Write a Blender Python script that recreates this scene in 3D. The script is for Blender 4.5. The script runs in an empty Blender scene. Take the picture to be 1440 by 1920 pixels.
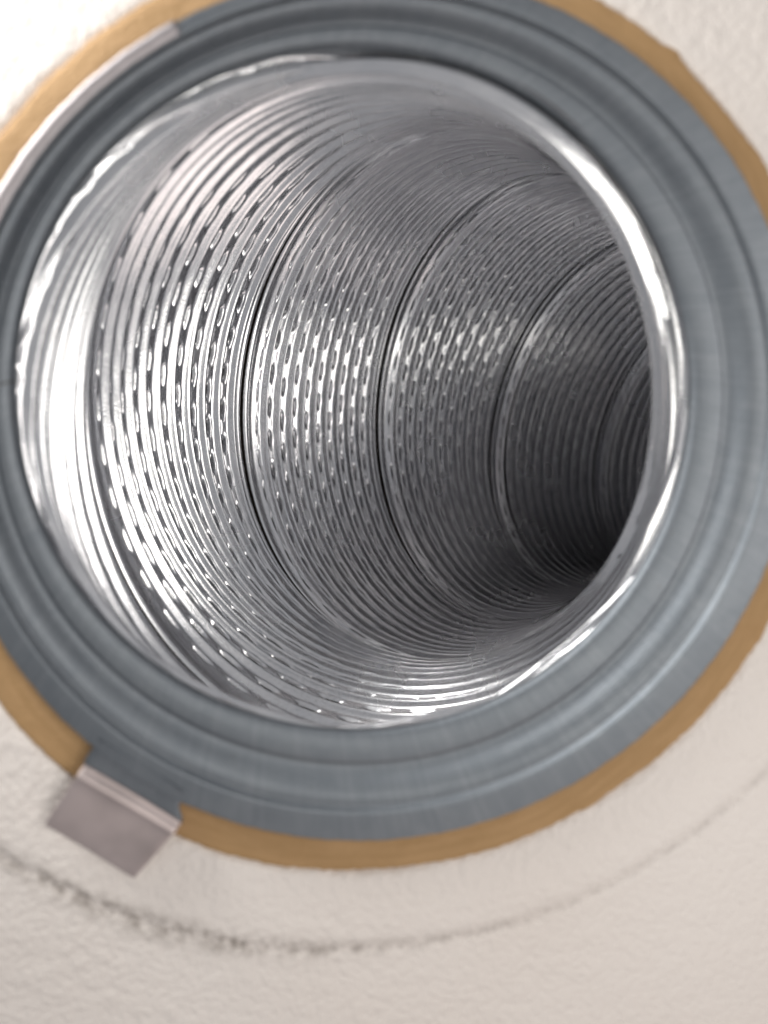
import bpy, math, random
import numpy as np

# ------------------------------------------------------------------ frame of the place
# design units: 1 unit = U metres; (x right, y down, z into the wall) -> Blender (x, z, -y)
U = 0.05
def W(P):
    P = np.asarray(P, float).reshape(-1, 3)
    return np.stack([P[:, 0], P[:, 2], -P[:, 1]], 1) * U
def W1(x, y, z): return W([(x, y, z)])[0]

scene = bpy.context.scene
col = scene.collection

# ------------------------------------------------------------------ camera
def rot(v):
    v = np.asarray(v, float); a = np.linalg.norm(v); k = v / a
    K = np.array([[0, -k[2], k[1]], [k[2], 0, -k[0]], [-k[1], k[0], 0]])
    return np.eye(3) + np.sin(a) * K + (1 - np.cos(a)) * K @ K
CAM_R = rot([0.1, -0.05, 0.0])
CAM_C = np.array([-0.0957968, 0.0142730, -2.4028561])
cam_d = bpy.data.cameras.new('camera'); cam = bpy.data.objects.new('camera', cam_d); col.objects.link(cam)
from mathutils import Matrix
M3 = np.array([[1, 0, 0], [0, 0, 1], [0, -1, 0]], float)
right, up, back = M3 @ CAM_R[0], M3 @ -CAM_R[1], M3 @ -CAM_R[2]
loc = W(CAM_C)[0]
cam.matrix_world = Matrix([[right[i], up[i], back[i], loc[i]] for i in range(3)] + [[0, 0, 0, 1]])
cam_d.sensor_fit = 'VERTICAL'; cam_d.sensor_height = 36.0; cam_d.lens = 36.0 * 1442 / 1920
cam_d.clip_start = 0.005; cam_d.clip_end = 20
cam_d.dof.use_dof = True; cam_d.dof.focus_distance = 3.25 * U; cam_d.dof.aperture_fstop = 9.5
scene.camera = cam

# ------------------------------------------------------------------ light
world = bpy.data.worlds.new('World'); scene.world = world; world.use_nodes = True
bg = world.node_tree.nodes['Background']
bg.inputs['Color'].default_value = (0.95, 0.96, 1.0, 1); bg.inputs['Strength'].default_value = 0.30

def area(name, pos, target, size, size_y, power, color):
    d = bpy.data.lights.new(name, 'AREA'); d.shape = 'RECTANGLE'
    d.size = size * U; d.size_y = size_y * U; d.energy = power; d.color = color
    o = bpy.data.objects.new(name, d); col.objects.link(o)
    p = W(pos)[0]; t = W(target)[0]
    from mathutils import Vector
    o.location = p
    o.rotation_euler = (Vector(t) - Vector(p)).to_track_quat('-Z', 'Y').to_euler()
    return o
area('window_light', (-2.25, -1.95, -0.9), (-0.9, -0.8, -0.3), 1.2, 1.4, 0.25, (1.0, 0.985, 0.96))
area('room_lamp', (3.2, -0.1, -4.6), (0, 0, 0.2), 2.0, 3.0, 0.18, (1.0, 0.95, 0.91))

area('camera_fill', (0.55, 0.38, -2.55), (0.5, -0.1, 1.0), 0.9, 0.7, 0.021, (1.0, 0.97, 0.90))  # unseen lamp added beside the camera for glints deep in the hose
area('lower_fill', (1.2, 4.6, -3.4), (0, 0, 0), 4.5, 2.6, 0.10, (1.0, 0.86, 0.80))  # unseen fill added from below for the upper ribs and a pinker wall

scene.view_settings.view_transform = 'Standard'; scene.view_settings.look = 'None'
scene.view_settings.exposure = 0.18; scene.view_settings.gamma = 1.0; scene.view_settings.use_curve_mapping = False
scene.render.engine = 'CYCLES'
scene.cycles.max_bounces = 14; scene.cycles.glossy_bounces = 12; scene.cycles.diffuse_bounces = 4
scene.cycles.sample_clamp_indirect = 4.0
scene.cycles.use_adaptive_sampling = False
scene.cycles.use_denoising = True
try: scene.cycles.denoiser = 'OPENIMAGEDENOISE'
except Exception: pass
scene.cycles.blur_glossy = 0.05

# ------------------------------------------------------------------ materials
class NT:
    def __init__(s, name):
        s.m = bpy.data.materials.new(name); s.m.use_nodes = True; s.t = s.m.node_tree
        s.b = s.t.nodes['Principled BSDF']; s.out = s.t.nodes['Material Output']
    def n(s, typ, **kw):
        x = s.t.nodes.new(typ)
        for k, v in kw.items():
            if k.startswith('_'): setattr(x, k[1:], v)
            else: x.inputs[k.replace('__', ' ')].default_value = v
        return x
    def l(s, a, b): s.t.links.new(a, b)
    def noise(s, vec, scale, detail=4, rough=.55):
        x = s.n('ShaderNodeTexNoise', Scale=scale, Detail=detail, Roughness=rough)
        if vec is not None: s.l(vec, x.inputs['Vector'])
        return x.outputs['Fac']
    def ramp(s, f, stops):
        x = s.n('ShaderNodeValToRGB'); e = x.color_ramp.elements
        while len(e) < len(stops): e.new(.5)
        for i, (p, c) in enumerate(stops):
            e[i].position = p; e[i].color = c if len(c) == 4 else (*c, 1)
        s.l(f, x.inputs['Fac']); return x.outputs['Color']
    def mix(s, f, a, b, mode='MIX'):
        x = s.n('ShaderNodeMix', _data_type='RGBA', _blend_type=mode)
        for inp, v in ((x.inputs[0], f), (x.inputs[6], a), (x.inputs[7], b)):
            if hasattr(v, 'links'): s.l(v, inp)
            else: inp.default_value = v if not isinstance(v, tuple) or len(v) == 4 else (*v, 1)
        return x.outputs[2]
    def mapr(s, f, a, b, c, d):
        x = s.n('ShaderNodeMapRange'); s.l(f, x.inputs[0])
        for i, v in zip((1, 2, 3, 4), (a, b, c, d)): x.inputs[i].default_value = v
        return x.outputs[0]
    def scalevec(s, vec, sc):
        x = s.n('ShaderNodeMapping'); x.inputs['Scale'].default_value = sc; s.l(vec, x.inputs['Vector']); return x.outputs[0]
    def bump(s, h, strength, dist):
        x = s.n('ShaderNodeBump', Strength=strength, Distance=dist); s.l(h, x.inputs['Height']); s.l(x.outputs[0], s.b.inputs['Normal'])

def mat_hose():
    m = NT('spiral_steel'); co = m.n('ShaderNodeTexCoord')
    ob = co.outputs['Object']
    m.b.inputs['Metallic'].default_value = 1
    g = m.noise(ob, 260, 5); g2 = m.noise(ob, 2600, 3); g3 = m.noise(ob, 60, 3)
    base = m.mix(m.mapr(g, .3, .7, 0, 1), (.76, .765, .785), (.85, .845, .855))
    # fine dust lying in the lower side of the hose
    sep = m.n('ShaderNodeSeparateXYZ'); m.l(ob, sep.inputs[0])
    low = m.mapr(sep.outputs[2], -.030, -.050, 0, 1)
    sp = m.mapr(m.noise(ob, 3800, 2), .50, .62, 0, 1)
    mul = m.n('ShaderNodeMath', _operation='MULTIPLY'); m.l(low, mul.inputs[0]); m.l(sp, mul.inputs[1])
    mul2 = m.n('ShaderNodeMath', _operation='MULTIPLY', ); m.l(mul.outputs[0], mul2.inputs[0]); mul2.inputs[1].default_value = .22
    m.l(m.mix(mul2.outputs[0], base, (.34, .31, .26)), m.b.inputs['Base Color'])
    inv = m.n('ShaderNodeMath', _operation='SUBTRACT'); inv.inputs[0].default_value = 1; m.l(mul2.outputs[0], inv.inputs[1])
    m.l(inv.outputs[0], m.b.inputs['Metallic'])
    m.l(m.mapr(g3, .3, .7, .18, .30), m.b.inputs['Roughness'])
    m.bump(g2, .10, .0002)
    return m.m

def mat_collar():
    m = NT('galvanised_steel'); uv = m.n('ShaderNodeUVMap').outputs[0]; co = m.n('ShaderNodeTexCoord').outputs['Object']
    m.b.inputs['Metallic'].default_value = 1
    radial = m.noise(m.scalevec(uv, (300, 6, 1)), 1.0, 5, .65)
    around = m.noise(m.scalevec(uv, (6, 500, 1)), 1.0, 3, .6)
    vor = m.n('ShaderNodeTexVoronoi', Scale=420); m.l(co, vor.inputs['Vector'])
    sep = m.n('ShaderNodeSeparateColor'); m.l(vor.outputs['Color'], sep.inputs[0])
    blotch = m.noise(co, 110, 6, .65)
    base = m.mix(m.mapr(sep.outputs[0], 0, 1, 0, .5), (.200, .220, .240), (.240, .259, .276))
    base = m.mix(m.mapr(radial, .60, .80, 0, .5), base, (.40, .405, .41))
    wide = m.noise(m.scalevec(uv, (70, 3, 1)), 1.0, 3, .6)
    base = m.mix(m.mapr(wide, .45, .75, 0, .22), base, (.36, .375, .39))
    dirt = m.noise(co, 900, 4, .7)
    base = m.mix(m.mapr(dirt, .64, .74, 0, .5), base, (.12, .115, .11))
    m.l(base, m.b.inputs['Base Color'])
    add = m.n('ShaderNodeMath', _operation='ADD'); m.l(radial, add.inputs[0]); m.l(blotch, add.inputs[1])
    m.l(m.mapr(add.outputs[0], .6, 1.4, .42, .58), m.b.inputs['Roughness'])
    ad2 = m.n('ShaderNodeMath', _operation='ADD'); m.l(radial, ad2.inputs[0]); m.l(around, ad2.inputs[1])
    m.bump(ad2.outputs[0], .16, .0003)
    return m.m

def mat_brown():
    m = NT('brown_fibre'); uv = m.n('ShaderNodeUVMap').outputs[0]; co = m.n('ShaderNodeTexCoord').outputs['Object']
    rings = m.noise(m.scalevec(uv, (7, 14, 1)), 1.0, 5, .6)
    bl = m.noise(co, 170, 5)
    c = m.mix(m.mapr(rings, .3, .7, 0, 1), (.40, .24, .10), (.49, .30, .14))
    c = m.mix(m.mapr(bl, .52, .75, 0, .35), c, (.34, .19, .07))
    m.l(c, m.b.inputs['Base Color']); m.b.inputs['Roughness'].default_value = .7
    fib = m.noise(co, 1500, 4, .7)
    ad = m.n('ShaderNodeMath', _operation='ADD'); m.l(bl, ad.inputs[0]); m.l(fib, ad.inputs[1])
    m.bump(ad.outputs[0], .5, .0006)
    return m.m

def mat_wall():
    m = NT('white_textured_plaster'); co = m.n('ShaderNodeTexCoord').outputs['Object']
    a = m.noise(co, 950, 3, .5); b = m.noise(co, 420, 4, .55); big = m.noise(co, 14, 3)
    add = m.n('ShaderNodeMath', _operation='ADD'); m.l(a, add.inputs[0]); m.l(b, add.inputs[1])
    m.bump(add.outputs[0], .5, .0009)
    c = m.mix(m.mapr(big, .3, .7, 0, 1), (.80, .735, .675), (.85, .795, .74))
    at = m.n('ShaderNodeAttribute', _attribute_name='grime').outputs['Fac']
    sp = m.noise(co, 620, 5, .7)
    k = m.n('ShaderNodeMath', _operation='MULTIPLY'); m.l(at, k.inputs[0]); m.l(m.mapr(sp, .40, .62, 0, .72), k.inputs[1])
    m.l(m.mix(k.outputs[0], c, (.20, .165, .135)), m.b.inputs['Base Color'])
    m.b.inputs['Roughness'].default_value = .85; m.b.inputs['Specular IOR Level'].default_value = .3
    return m.m

def mat_plain(name, colr, rough, metal=0.0, var=.15, scale=200):
    m = NT(name); co = m.n('ShaderNodeTexCoord').outputs['Object']
    n = m.noise(co, scale, 4)
    d = tuple(v * (1 - var) for v in colr)
    m.l(m.mix(m.mapr(n, .3, .7, 0, 1), d, colr), m.b.inputs['Base Color'])
    m.b.inputs['Roughness'].default_value = rough; m.b.inputs['Metallic'].default_value = metal
    return m.m

M_HOSE, M_COLLAR, M_BROWN, M_WALL = mat_hose(), mat_collar(), mat_brown(), mat_wall()
M_TAB = mat_plain('tab_steel_pink_sheen', (.68, .585, .56), .55, 1.0, .35, 90)  # collar's steel again, with a pinkish reflection put into its colour
M_RIM_REFL = mat_plain('pale_rim_reflection', (.46, .425, .43), .5, 1.0, .15, 300)  # rim reflection put into a paler colour
M_DARK = mat_plain('dark_matte', (.055, .038, .030), .7)  # for the added light-blocking lining and the lip's joint

# ------------------------------------------------------------------ mesh helpers
def mesh_obj(name, verts, faces, mat, parent=None, uv=None, smooth=True, attr=None):
    """verts already in Blender metres (n,3), faces (m,4) int array; one mesh object"""
    me = bpy.data.meshes.new(name)
    verts = np.ascontiguousarray(verts, dtype=np.float32); faces = np.ascontiguousarray(faces, dtype=np.int32)
    nf, k = faces.shape
    me.vertices.add(len(verts)); me.vertices.foreach_set('co', verts.ravel())
    me.loops.add(nf * k); me.loops.foreach_set('vertex_index', faces.ravel())
    me.polygons.add(nf); me.polygons.foreach_set('loop_start', np.arange(0, nf * k, k, dtype=np.int32))
    me.update(calc_edges=True); me.validate()
    if uv is not None:
        l = me.uv_layers.new(name='UVMap'); idx = np.empty(len(me.loops), np.int32); me.loops.foreach_get('vertex_index', idx)
        l.data.foreach_set('uv', np.asarray(uv, np.float32)[idx].ravel())
    if attr:
        a = me.attributes.new(attr[0], 'FLOAT', 'POINT'); a.data.foreach_set('value', np.asarray(attr[1], np.float32))
    if smooth: me.polygons.foreach_set('use_smooth', np.ones(len(me.polygons), bool))
    me.materials.append(mat)
    o = bpy.data.objects.new(name, me); col.objects.link(o)
    if parent: o.parent = parent
    return o
def empty(name, label, cat):
    o = bpy.data.objects.new(name, None); col.objects.link(o); o.empty_display_size = .01
    o['label'] = label; o['category'] = cat; return o
def grid_faces(nu, nv, closed_u=False):
    """vertex (i,j) = i*nv + j"""
    iu = np.arange(nu if closed_u else nu - 1); jv = np.arange(nv - 1)
    I, J = np.meshgrid(iu, jv, indexing='ij'); I2 = (I + 1) % nu
    return np.stack([I * nv + J, I2 * nv + J, I2 * nv + J + 1, I * nv + J + 1], -1).reshape(-1, 4)
rng = np.random.default_rng(4)
def ring_noise(th, seed, terms):
    r = np.random.default_rng(seed); y = np.zeros_like(th)
    for k, a in terms: y += a * np.cos(k * th + r.uniform(0, 6.28))
    return y

# ------------------------------------------------------------------ wall (white, textured, with a round hole)
OUT_Z = -0.34
def oval(th): return -0.017 * np.sin(2 * th)
TH = np.linspace(0, 2 * np.pi, 720, endpoint=False)
WALL_Z = -0.283
arc_c = np.array([-0.077, -0.169]); arc_r = 1.695
edge = 1.256 + 1.15 * oval(TH) + ring_noise(TH, 3, [(7, .003), (19, .002), (43, .0015), (88, .0015), (151, .0015)])
fr = np.concatenate([[0.0], np.linspace(0.004, .9, 60), np.geomspace(.93, 6.5, 24)])
wx, wy, wz, gr = [], [], [], []
c0 = np.array([-0.01, 0.017])
V = []
G = []
for f in fr:
    r = edge + f
    if f > .9:      # ragged rim dies out towards the outside
        r = 1.26 + f
    x = c0[0] + r * np.cos(TH); y = c0[1] + r * np.sin(TH)
    da = np.hypot(x - arc_c[0], y - arc_c[1]) - arc_r - ring_noise(TH, 9, [(3, .006), (9, .003), (61, .001)])
    ang = np.arctan2(y - arc_c[1], x - arc_c[0])
    low = np.clip((np.sin(ang) - .45) / .3, 0, 1)
    wgt = np.clip(.35 + .65 * np.exp(-((np.degrees(ang) - 108) / 22) ** 2), 0, 1)
    wid = .012 + .030 * np.exp(-((np.degrees(ang) - 112) / 24) ** 2)
    G.append(np.exp(-(da / wid) ** 2) * low * wgt * 1.15)
    # outside the cracked line the coat stands a little lower and rolls away
    z = np.full_like(x, WALL_Z) + .012 * (1 / (1 + np.exp(-da / .02))) + .05 * np.clip(da, 0, 2) ** 1.6
    z += .010 * np.exp(-(da / .012) ** 2) * low
    z += .02 * np.exp(-f / .008)
    V.append(np.stack([x, y, z], 1))
V.insert(0, V[0] + np.array([0, 0, .25])); G.insert(0, G[0])
V = np.stack(V, 1).reshape(-1, 3); G = np.stack(G, 1).ravel()
wall = mesh_obj('wall', W(V), grid_faces(720, len(fr) + 1, True)[:, ::-1], M_WALL, attr=('grime', G))
wall['kind'] = 'structure'

# ------------------------------------------------------------------ brown ring round the flange
rb = 1.264 + 1.15 * oval(TH) + ring_noise(TH, 5, [(3, .004), (11, .002), (47, .001), (140, .001), (230, .001)])
for a0, w, h in ((-52, 1.6, .014), (-36, 2.5, .006), (60, 1.5, .008), (28, 2, .006)):
    rb += h * np.exp(-((np.degrees(TH) - (a0 % 360)) / w) ** 2)
prof = [(0.0, .30), (0.0, .012), (.004, .003), (.012, 0), (.03, .001), (.06, -.001), (.09, .001), (.135, 0.004), (.137, .06)]
V, UVs = [], []
for d, dz in prof:
    r = rb - d
    V.append(np.stack([-.008 + r * np.cos(TH), .013 + r * np.sin(TH), -.290 + dz + ring_noise(TH, int(d * 1000) + 11, [(13, .0012), (41, .001)])], 1))
    UVs.append(np.stack([TH * 1.0, np.full_like(TH, d * 4)], 1))
V = np.stack(V, 1).reshape(-1, 3); UVs = np.stack(UVs, 1).reshape(-1, 2)
ring = mesh_obj('fibre_ring', W(V), grid_faces(720, len(prof), True), M_BROWN, uv=UVs)
ring['label'] = 'brown fibre ring with a ragged edge showing around the steel collar'; ring['category'] = 'ring'

# ------------------------------------------------------------------ steel collar
collar = empty('steel_collar', 'grey galvanised steel collar with pressed steps around the hose mouth', 'collar')
LIP = np.array([-0.056, -0.072])
def lathe(name, prof, parent, mat, r0, r1, n=360, uvs=1.0, extra=None):
    """prof: list of (r,z); the centre moves from the lip's centre to the rim's centre with r"""
    th = np.linspace(0, 2 * np.pi, n, endpoint=False); V, UVs = [], []
    L = 0; prev = None
    for r, z in prof:
        t = np.clip((r - .94) / (1.152 - .94), 0, 1)
        c = LIP * (1 - t); rr = r + t * oval(th)
        if extra is not None and r > 1.13: rr = rr + extra(th) * np.clip((r - 1.13) / .02, 0, 1)
        V.append(np.stack([c[0] + rr * np.cos(th), c[1] + rr * np.sin(th), np.full_like(th, z)], 1))
        if prev is not None: L += math.hypot(r - prev[0], z - prev[1])
        prev = (r, z); UVs.append(np.stack([th, np.full_like(th, L * uvs)], 1))
    V = np.stack(V, 1).reshape(-1, 3); UVs = np.stack(UVs, 1).reshape(-1, 2)
    return mesh_obj(name, W(V), grid_faces(n, len(prof), True)[:, ::-1], mat, parent, uv=UVs)
def smooth_prof(pts, n=8):
    pts = np.array(pts, float); out = []
    for i in range(len(pts) - 1):
        p0 = pts[max(i - 1, 0)]; p1 = pts[i]; p2 = pts[i + 1]; p3 = pts[min(i + 2, len(pts) - 1)]
        for t in np.linspace(0, 1, n, endpoint=False):
            out.append(.5 * ((2 * p1) + (-p0 + p2) * t + (2 * p0 - 5 * p1 + 4 * p2 - p3) * t * t + (-p0 + 3 * p1 - 3 * p2 + p3) * t ** 3))
    out.append(pts[-1]); return [tuple(p) for p in out]
lip_p = smooth_prof([(1.06, -.207), (1.0, -.209), (.955, -.212), (.942, -.222), (.945, -.238), (.955, -.250), (.972, -.258), (.990, -.262), (1.003, -.263), (1.0095, -.2605)])
lathe('rolled_lip', lip_p, collar, M_COLLAR, 0, 0)
step_p = smooth_prof([(1.010, -.260), (1.018, -.2615), (1.030, -.272), (1.046, -.292), (1.060, -.305), (1.074, -.311), (1.0835, -.3125)])
lathe('pressed_step', step_p, collar, M_COLLAR, 0, 0)
flat_p = smooth_prof([(1.084, -.3125), (1.087, -.3145), (1.092, -.326), (1.097, -.331), (1.115, -.334), (1.14, -.3365), (1.1505, -.3372)], 5) + [(1.1525, -.3375), (1.1535, -.3345), (1.1525, -.326), (1.10, -.31)]
lathe('flat_rim', flat_p, collar, M_COLLAR, 0, 0, extra=lambda th: ring_noise(th, 21, [(37, .0006), (90, .0006), (160, .0005)]), n=720)

# pale strip added in place of a reflection on the upper left rim
def rim_reflection_strip(a0, a1, r0, r1, z0, z1, n=90, th=.006):
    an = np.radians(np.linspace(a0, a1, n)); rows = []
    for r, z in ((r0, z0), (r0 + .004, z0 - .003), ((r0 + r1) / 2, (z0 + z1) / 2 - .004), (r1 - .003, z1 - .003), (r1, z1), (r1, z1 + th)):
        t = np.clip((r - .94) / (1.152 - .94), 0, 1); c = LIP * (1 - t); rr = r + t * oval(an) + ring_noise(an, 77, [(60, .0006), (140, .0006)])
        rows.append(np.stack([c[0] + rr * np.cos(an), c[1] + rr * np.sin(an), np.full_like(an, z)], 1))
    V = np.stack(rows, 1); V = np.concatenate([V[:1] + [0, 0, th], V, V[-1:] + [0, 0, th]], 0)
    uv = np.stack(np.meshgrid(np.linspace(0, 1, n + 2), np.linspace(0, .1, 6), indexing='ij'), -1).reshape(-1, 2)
    o = mesh_obj('rim_reflection_strip', W(V.reshape(-1, 3)), grid_faces(n + 2, 6)[:, ::-1], M_RIM_REFL, collar, uv=uv); o['label'] = 'added strip, paler for a reflection along the upper left rim'
rim_reflection_strip(-117, -182, 1.098, 1.157, -.3335, -.3405)
# butt joint of the rolled lip
jp = [p for p in lip_p if .943 < p[0] < 1.0 and p[1] < -.222]
V = []
for r, z in jp:
    t = np.clip((r - .94) / (1.152 - .94), 0, 1); c = LIP * (1 - t)
    for da in (-.0022, .0022):
        a = math.radians(-176.5) + da; V.append((c[0] + (r - .0012) * math.cos(a), c[1] + (r - .0012) * math.sin(a), z - .0012))
mesh_obj('butt_joint', W(V), grid_faces(len(jp), 2), M_DARK, collar)

# tab: a strip of the rim that runs outward and is bent up towards the front
def strip(rows, nw=15, th=.010):
    V = []
    for a, b, z in rows:
        for w in np.linspace(0, 1, nw):
            p = a + (b - a) * w; V.append((p[0], p[1], z + .002 * math.sin(w * 5 + z * 40)))
    V = np.array(V); n = len(V); F = grid_faces(len(rows), nw)
    allV = np.vstack([V, V + np.array([0, 0, th])]); side = []
    R_ = len(rows)
    for i in range(R_ - 1):
        a, b = i * nw, (i + 1) * nw; side.append((a, a + n, b + n, b)); a += nw - 1; b += nw - 1; side.append((a, b, b + n, a + n))
    for j in range(nw - 1):
        for a in ((R_ - 1) * nw + j, j): side.append((a, a + n, a + 1 + n, a + 1))
    uv = np.array([(i % nw / nw * .4, (i % n) // nw / 10) for i in range(2 * n)])
    return W(allV), np.vstack([F, F[:, ::-1] + n, np.array(side)]), uv
edge_a, edge_b = np.array([-.772, .842]), np.array([-.545, .995])
mid_a, mid_b = np.array([-.800, .885]), np.array([-.560, 1.045])
bend_a, bend_b = np.array([-.812, .915]), np.array([-.553, 1.088])
end_a, end_b = np.array([-.932, 1.092]), np.array([-.692, 1.255])
def at(t): return bend_a + (end_a - bend_a) * t, bend_b + (end_b - bend_b) * t
rows = [(edge_a, edge_b, -.3345), (mid_a, mid_b, -.3350), (bend_a - [.0, .012], bend_b - [-.002, .012], -.3365), (bend_a, bend_b, -.3375)]
tab = mesh_obj('tab_neck', *strip(rows)[:2], M_COLLAR, collar, uv=strip(rows)[2])
rows = [(bend_a + [.001, -.002], bend_b + [.001, -.002], -.3385)]
for t in np.linspace(.02, .16, 8): rows.append((*at(t), -.342 - .020 * math.sin((t - .02) / .14 * 2.3)))
for t in np.linspace(.22, 1, 9): rows.append((*at(t), -.355 + .030 * (t - .16) / .84 - .004 * math.sin((t - .2) * 4)))
v, f, uvt = strip(rows)
tend = mesh_obj('folded_end', v, f, M_TAB, tab, uv=uvt); tend['label'] = 'folded end of the tab, tinted with a pinkish reflection'
for o in (tab, tend):
    md = o.modifiers.new('edges', 'BEVEL'); md.width = .00015; md.segments = 2; md.limit_method = 'ANGLE'

# ------------------------------------------------------------------ spiral hose
KN = np.array([-.22, .15, .6, 1.2, 2.1, 3.2])
A_K = np.array([0.000623, 0.219663, 0.651813, 0.914284, 1.068740, 1.091691])
B_K = np.array([-0.003184, -0.309936, -0.114078, -0.062931, 0.137442, 0.127429])
TOFF = (-0.0305, 0.03305)
def hermite(s, k, v):
    m = np.gradient(v, k); m[0] = 0
    s = np.clip(s, k[0], k[-1] + 3); i = np.clip(np.searchsorted(k, s) - 1, 0, len(k) - 2)
    h = k[i + 1] - k[i]; t = np.clip((s - k[i]) / h, 0, 1)
    r = (2*t**3 - 3*t**2 + 1) * v[i] + (t**3 - 2*t**2 + t) * h * m[i] + (-2*t**3 + 3*t**2) * v[i + 1] + (t**3 - t**2) * h * m[i + 1]
    return r + np.maximum(s - k[-1], 0) * m[-1]
SS = np.linspace(-.6, 6, 1400)
_a = hermite(SS, KN, A_K); _b = hermite(SS, KN, B_K)
_d = np.c_[np.sin(_a) * np.cos(_b), np.sin(_b), np.cos(_a) * np.cos(_b)]
_c = np.vstack([[0, 0, 0], np.cumsum((_d[1:] + _d[:-1]) / 2 * np.diff(SS)[:, None], 0)])
_c = _c - np.array([np.interp(0, SS, _c[:, i]) for i in range(3)]) + np.array([TOFF[0], TOFF[1], 0])
def tube(s, th, r):
    c = np.stack([np.interp(s, SS, _c[:, i]) for i in range(3)], -1)
    a = np.interp(s, SS, _a); b = np.interp(s, SS, _b)
    D = np.stack([np.sin(a) * np.cos(b), np.sin(b), np.cos(a) * np.cos(b)], -1)
    Ux = np.stack([np.cos(a), 0 * a, -np.sin(a)], -1); Vx = np.cross(D, Ux)
    return c + (r * np.cos(th))[..., None] * Ux + (r * np.sin(th))[..., None] * Vx
def s_of(n): return 0.0408160 + 0.4729232 * n + 0.0423083 * n * n
def r_of(s, th): return 1 - 0.0701214 * s - 0.0529097 * np.cos(2 * th) - 0.0006858 * np.sin(2 * th)

NSLOT, PER = 38, 14
NT_ = NSLOT * PER
AMP = 0.028
SEAM = 0.125; NRIB = 10; RW = (1 - SEAM) / NRIB
rib_w = np.array([0, .08, .18, .26, .29, .32, .35, .38, .41, .44, .47, .52, .59, .66, .72, .78, .85, .91, .96])
rib_h_pts = ([0, .08, .20, .30, .42, .52, .59, .66, .72, .78, .85, .91, .96, 1], [-.40, -.36, -.20, -.04, .08, .16, .34, .68, .92, 1.0, .84, .34, -.18, -.40])
seam_t = np.array([0, .05, .10, .15, .20, .25, .29, .32, .36, .46, .56, .64, .70, .78, .90, 1])
seam_h_pts = ([0, .07, .14, .20, .26, .30, .34, .64, .70, .84, 1], [-.40, .10, .42, .50, .42, .1, -.5, -.5, -.10, -.05, -.40])
th_s = np.linspace(0, 2 * np.pi, NT_ + 1)

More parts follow.
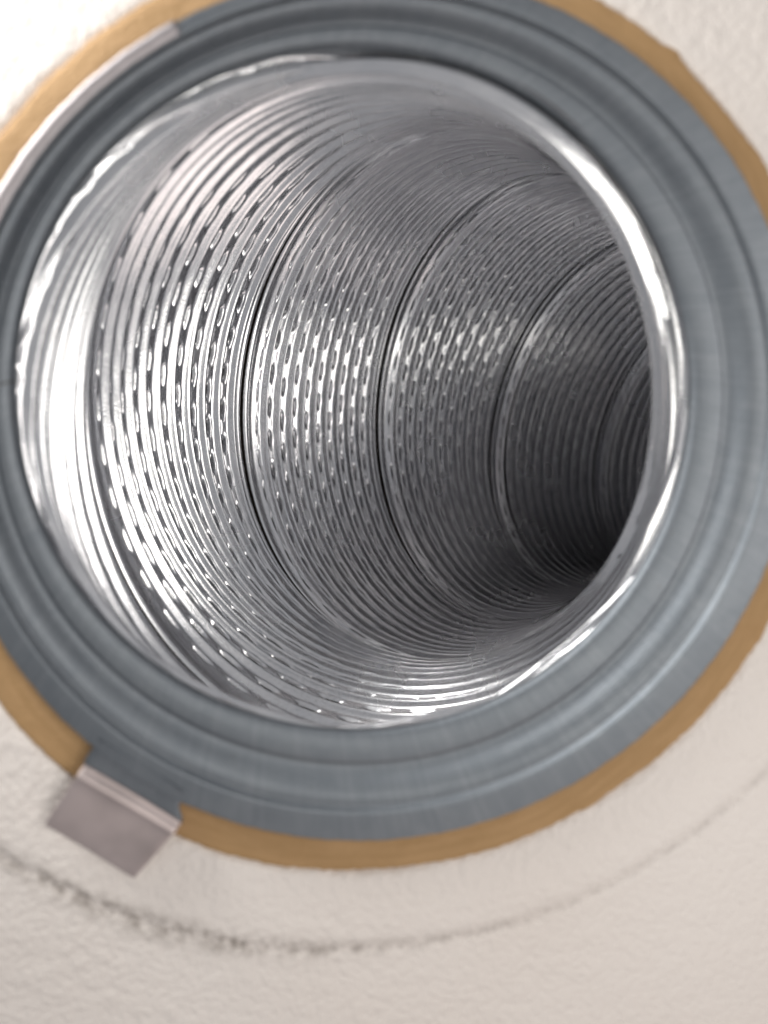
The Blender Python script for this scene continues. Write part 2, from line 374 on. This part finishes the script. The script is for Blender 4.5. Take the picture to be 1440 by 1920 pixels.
hose = empty('spiral_hose', 'shiny ribbed spiral steel hose with rows of slots inside the collar', 'hose')
def s_start(th): return -.205
def stretch(n):
    # the strip gets wider, and its ribs higher, further down the hose
    return 1 + .19 * np.clip(n, 0, 4) + .9 * np.clip(-n, 0, .6)
def flare(P, s, th, H):
    # the hose mouth is spread to the collar's lip
    w = np.clip((.02 - s) / .2, 0, 1) ** 2
    r = .962 - H
    T = np.stack([LIP[0] + r * np.cos(th), LIP[1] + r * np.sin(th), P[..., 2]], -1)
    return P + w[..., None] * (T - P)
def build_turn(k, n_lo=-.62):
    # coordinates across the strip
    m_list, h_list, w_list, j_list = [], [], [], []
    for j in range(NRIB):
        ws = rib_w if j < NRIB - 1 else np.append(rib_w, 1.0)
        m_list.append(SEAM + RW * (j + ws)); h_list.append(np.interp(ws, *rib_h_pts)); w_list.append(ws); j_list.append(np.full(len(ws), j))
    m = np.concatenate(m_list); h = np.concatenate(h_list); w = np.concatenate(w_list); jj = np.concatenate(j_list)
    TH2, MM = np.meshgrid(th_s, m, indexing='ij'); H = np.broadcast_to(h, TH2.shape).copy() * AMP
    Wd = np.broadcast_to(w, TH2.shape); J = np.broadcast_to(jj, TH2.shape)
    # slots: one per period, staggered from row to row, each a little different
    ph = TH2 / (2 * np.pi) * NSLOT + .5 * (J % 2) + .06 * np.sin(J * 2.1 + k)
    idx = np.floor(ph); fx = ph - idx - .5
    jit = np.sin(idx * 12.9898 + J * 78.233 + k * 37.719) * 43758.5453; jit = jit - np.floor(jit)
    fx = fx + (jit - .5) * .05
    half = .27 + .03 * (jit - .5)
    lens = np.clip(1 - (fx / half) ** 2, 0, 1) ** .5
    wc = .37
    across = np.clip(1 - np.abs(Wd - wc) / (.125 * np.maximum(lens, 1e-3) * np.where(J == 0, .6, 1.0)), 0, 1)
    dent = np.clip(across * 3.0, 0, 1) * (lens > .05)
    s0 = s_of(k + MM + (TH2 - np.pi) / (2 * np.pi))
    dent = dent * np.clip(np.maximum((s0 - .02) / .15, (-np.cos(TH2) + .05) / .3), 0, 1)   # plain sheet at the mouth
    H = H * (1 - dent) + dent * AMP * (-.75 + 1.1 * np.clip((Wd - wc + .125) / .25, 0, 1))
    # a soft swelling of the sheet on the far side of each slot
    sw = np.clip(1 - np.abs(Wd - .58) / .14, 0, 1) * lens
    H += .03 * AMP * sw
    n = k + MM + (TH2 - np.pi) / (2 * np.pi)
    s = np.maximum(s_of(n), -.2); H = H * np.clip((s + .197) / .03, 0, 1) * stretch(n); P = flare(tube(s, TH2, r_of(s, TH2) - H), s, TH2, H)
    nv = len(m); F = grid_faces(NT_ + 1, nv)
    i0 = F // nv; j0 = F % nv
    wm = Wd[i0, j0].mean(1); fm = np.abs(fx[i0, j0]).max(1); dm = dent[i0, j0].min(1)
    hole = (dm > .55) & (wm < wc - .02) & (wm > wc - .10) & (fm < .215)
    vis = (s[i0, j0].max(1) > -.1999)
    keep = vis & ~(hole & (s[i0, j0].min(1) > -.16))
    uv = np.stack([TH2.ravel(), MM.ravel() + k], 1)
    if not keep.any(): return
    c = mesh_obj('coil', W(P.reshape(-1, 3)), F[keep], M_HOSE, hose, uv=uv)
    # folded lock seam at the near edge of this turn
    m = SEAM * seam_t; h = np.interp(seam_t, *seam_h_pts) * AMP
    TH2, MM = np.meshgrid(th_s[::2], m, indexing='ij'); H = np.broadcast_to(h, TH2.shape)
    n = k + MM + (TH2 - np.pi) / (2 * np.pi); s = np.maximum(s_of(n), -.2); H = H * np.clip((s + .197) / .03, 0, 1) * stretch(n); P = flare(tube(s, TH2, r_of(s, TH2) - H), s, TH2, H)
    nv = len(m); F = grid_faces(len(th_s[::2]), nv); vis = (s[F // nv, F % nv].max(1) > -.1999)
    tm = seam_t[F % nv].mean(1); vis &= ~((tm > .30) & (tm < .66) & (s[F // nv, F % nv].min(1) > -.12))
    if vis.any(): mesh_obj('seam', W(P.reshape(-1, 3)), F[vis], M_HOSE, c, uv=np.stack([TH2.ravel(), MM.ravel() + k], 1))
for k in range(-2, 6): build_turn(k)

# added lining that keeps light out of the hose, closed at its far end
ths = np.linspace(0, 2 * np.pi, 97); sj = np.linspace(-.19, 4.9, 90)
S2, T2 = np.meshgrid(sj, ths, indexing='ij')
rj = r_of(S2, T2) + .045
P = flare(tube(S2, T2, rj), S2, T2, -.045)
pl = tube(np.full((1, 97), 4.25), ths[None], r_of(np.full((1, 97), 4.25), ths[None]) + .02)
pl = np.concatenate([pl, np.repeat(pl.mean(1, keepdims=True), 97, 1)], 0)
mesh_obj('end_reflector', W(pl.reshape(-1, 3)), grid_faces(2, 97), M_HOSE, hose)  # metal disc added to lighten the unseen far end
cap = np.repeat(P[-1:].mean(1, keepdims=True), len(ths), 1)
P = np.concatenate([P, cap], 0)
mesh_obj('light_block_lining', W(P.reshape(-1, 3)), grid_faces(len(sj) + 1, len(ths)), M_DARK, hose)
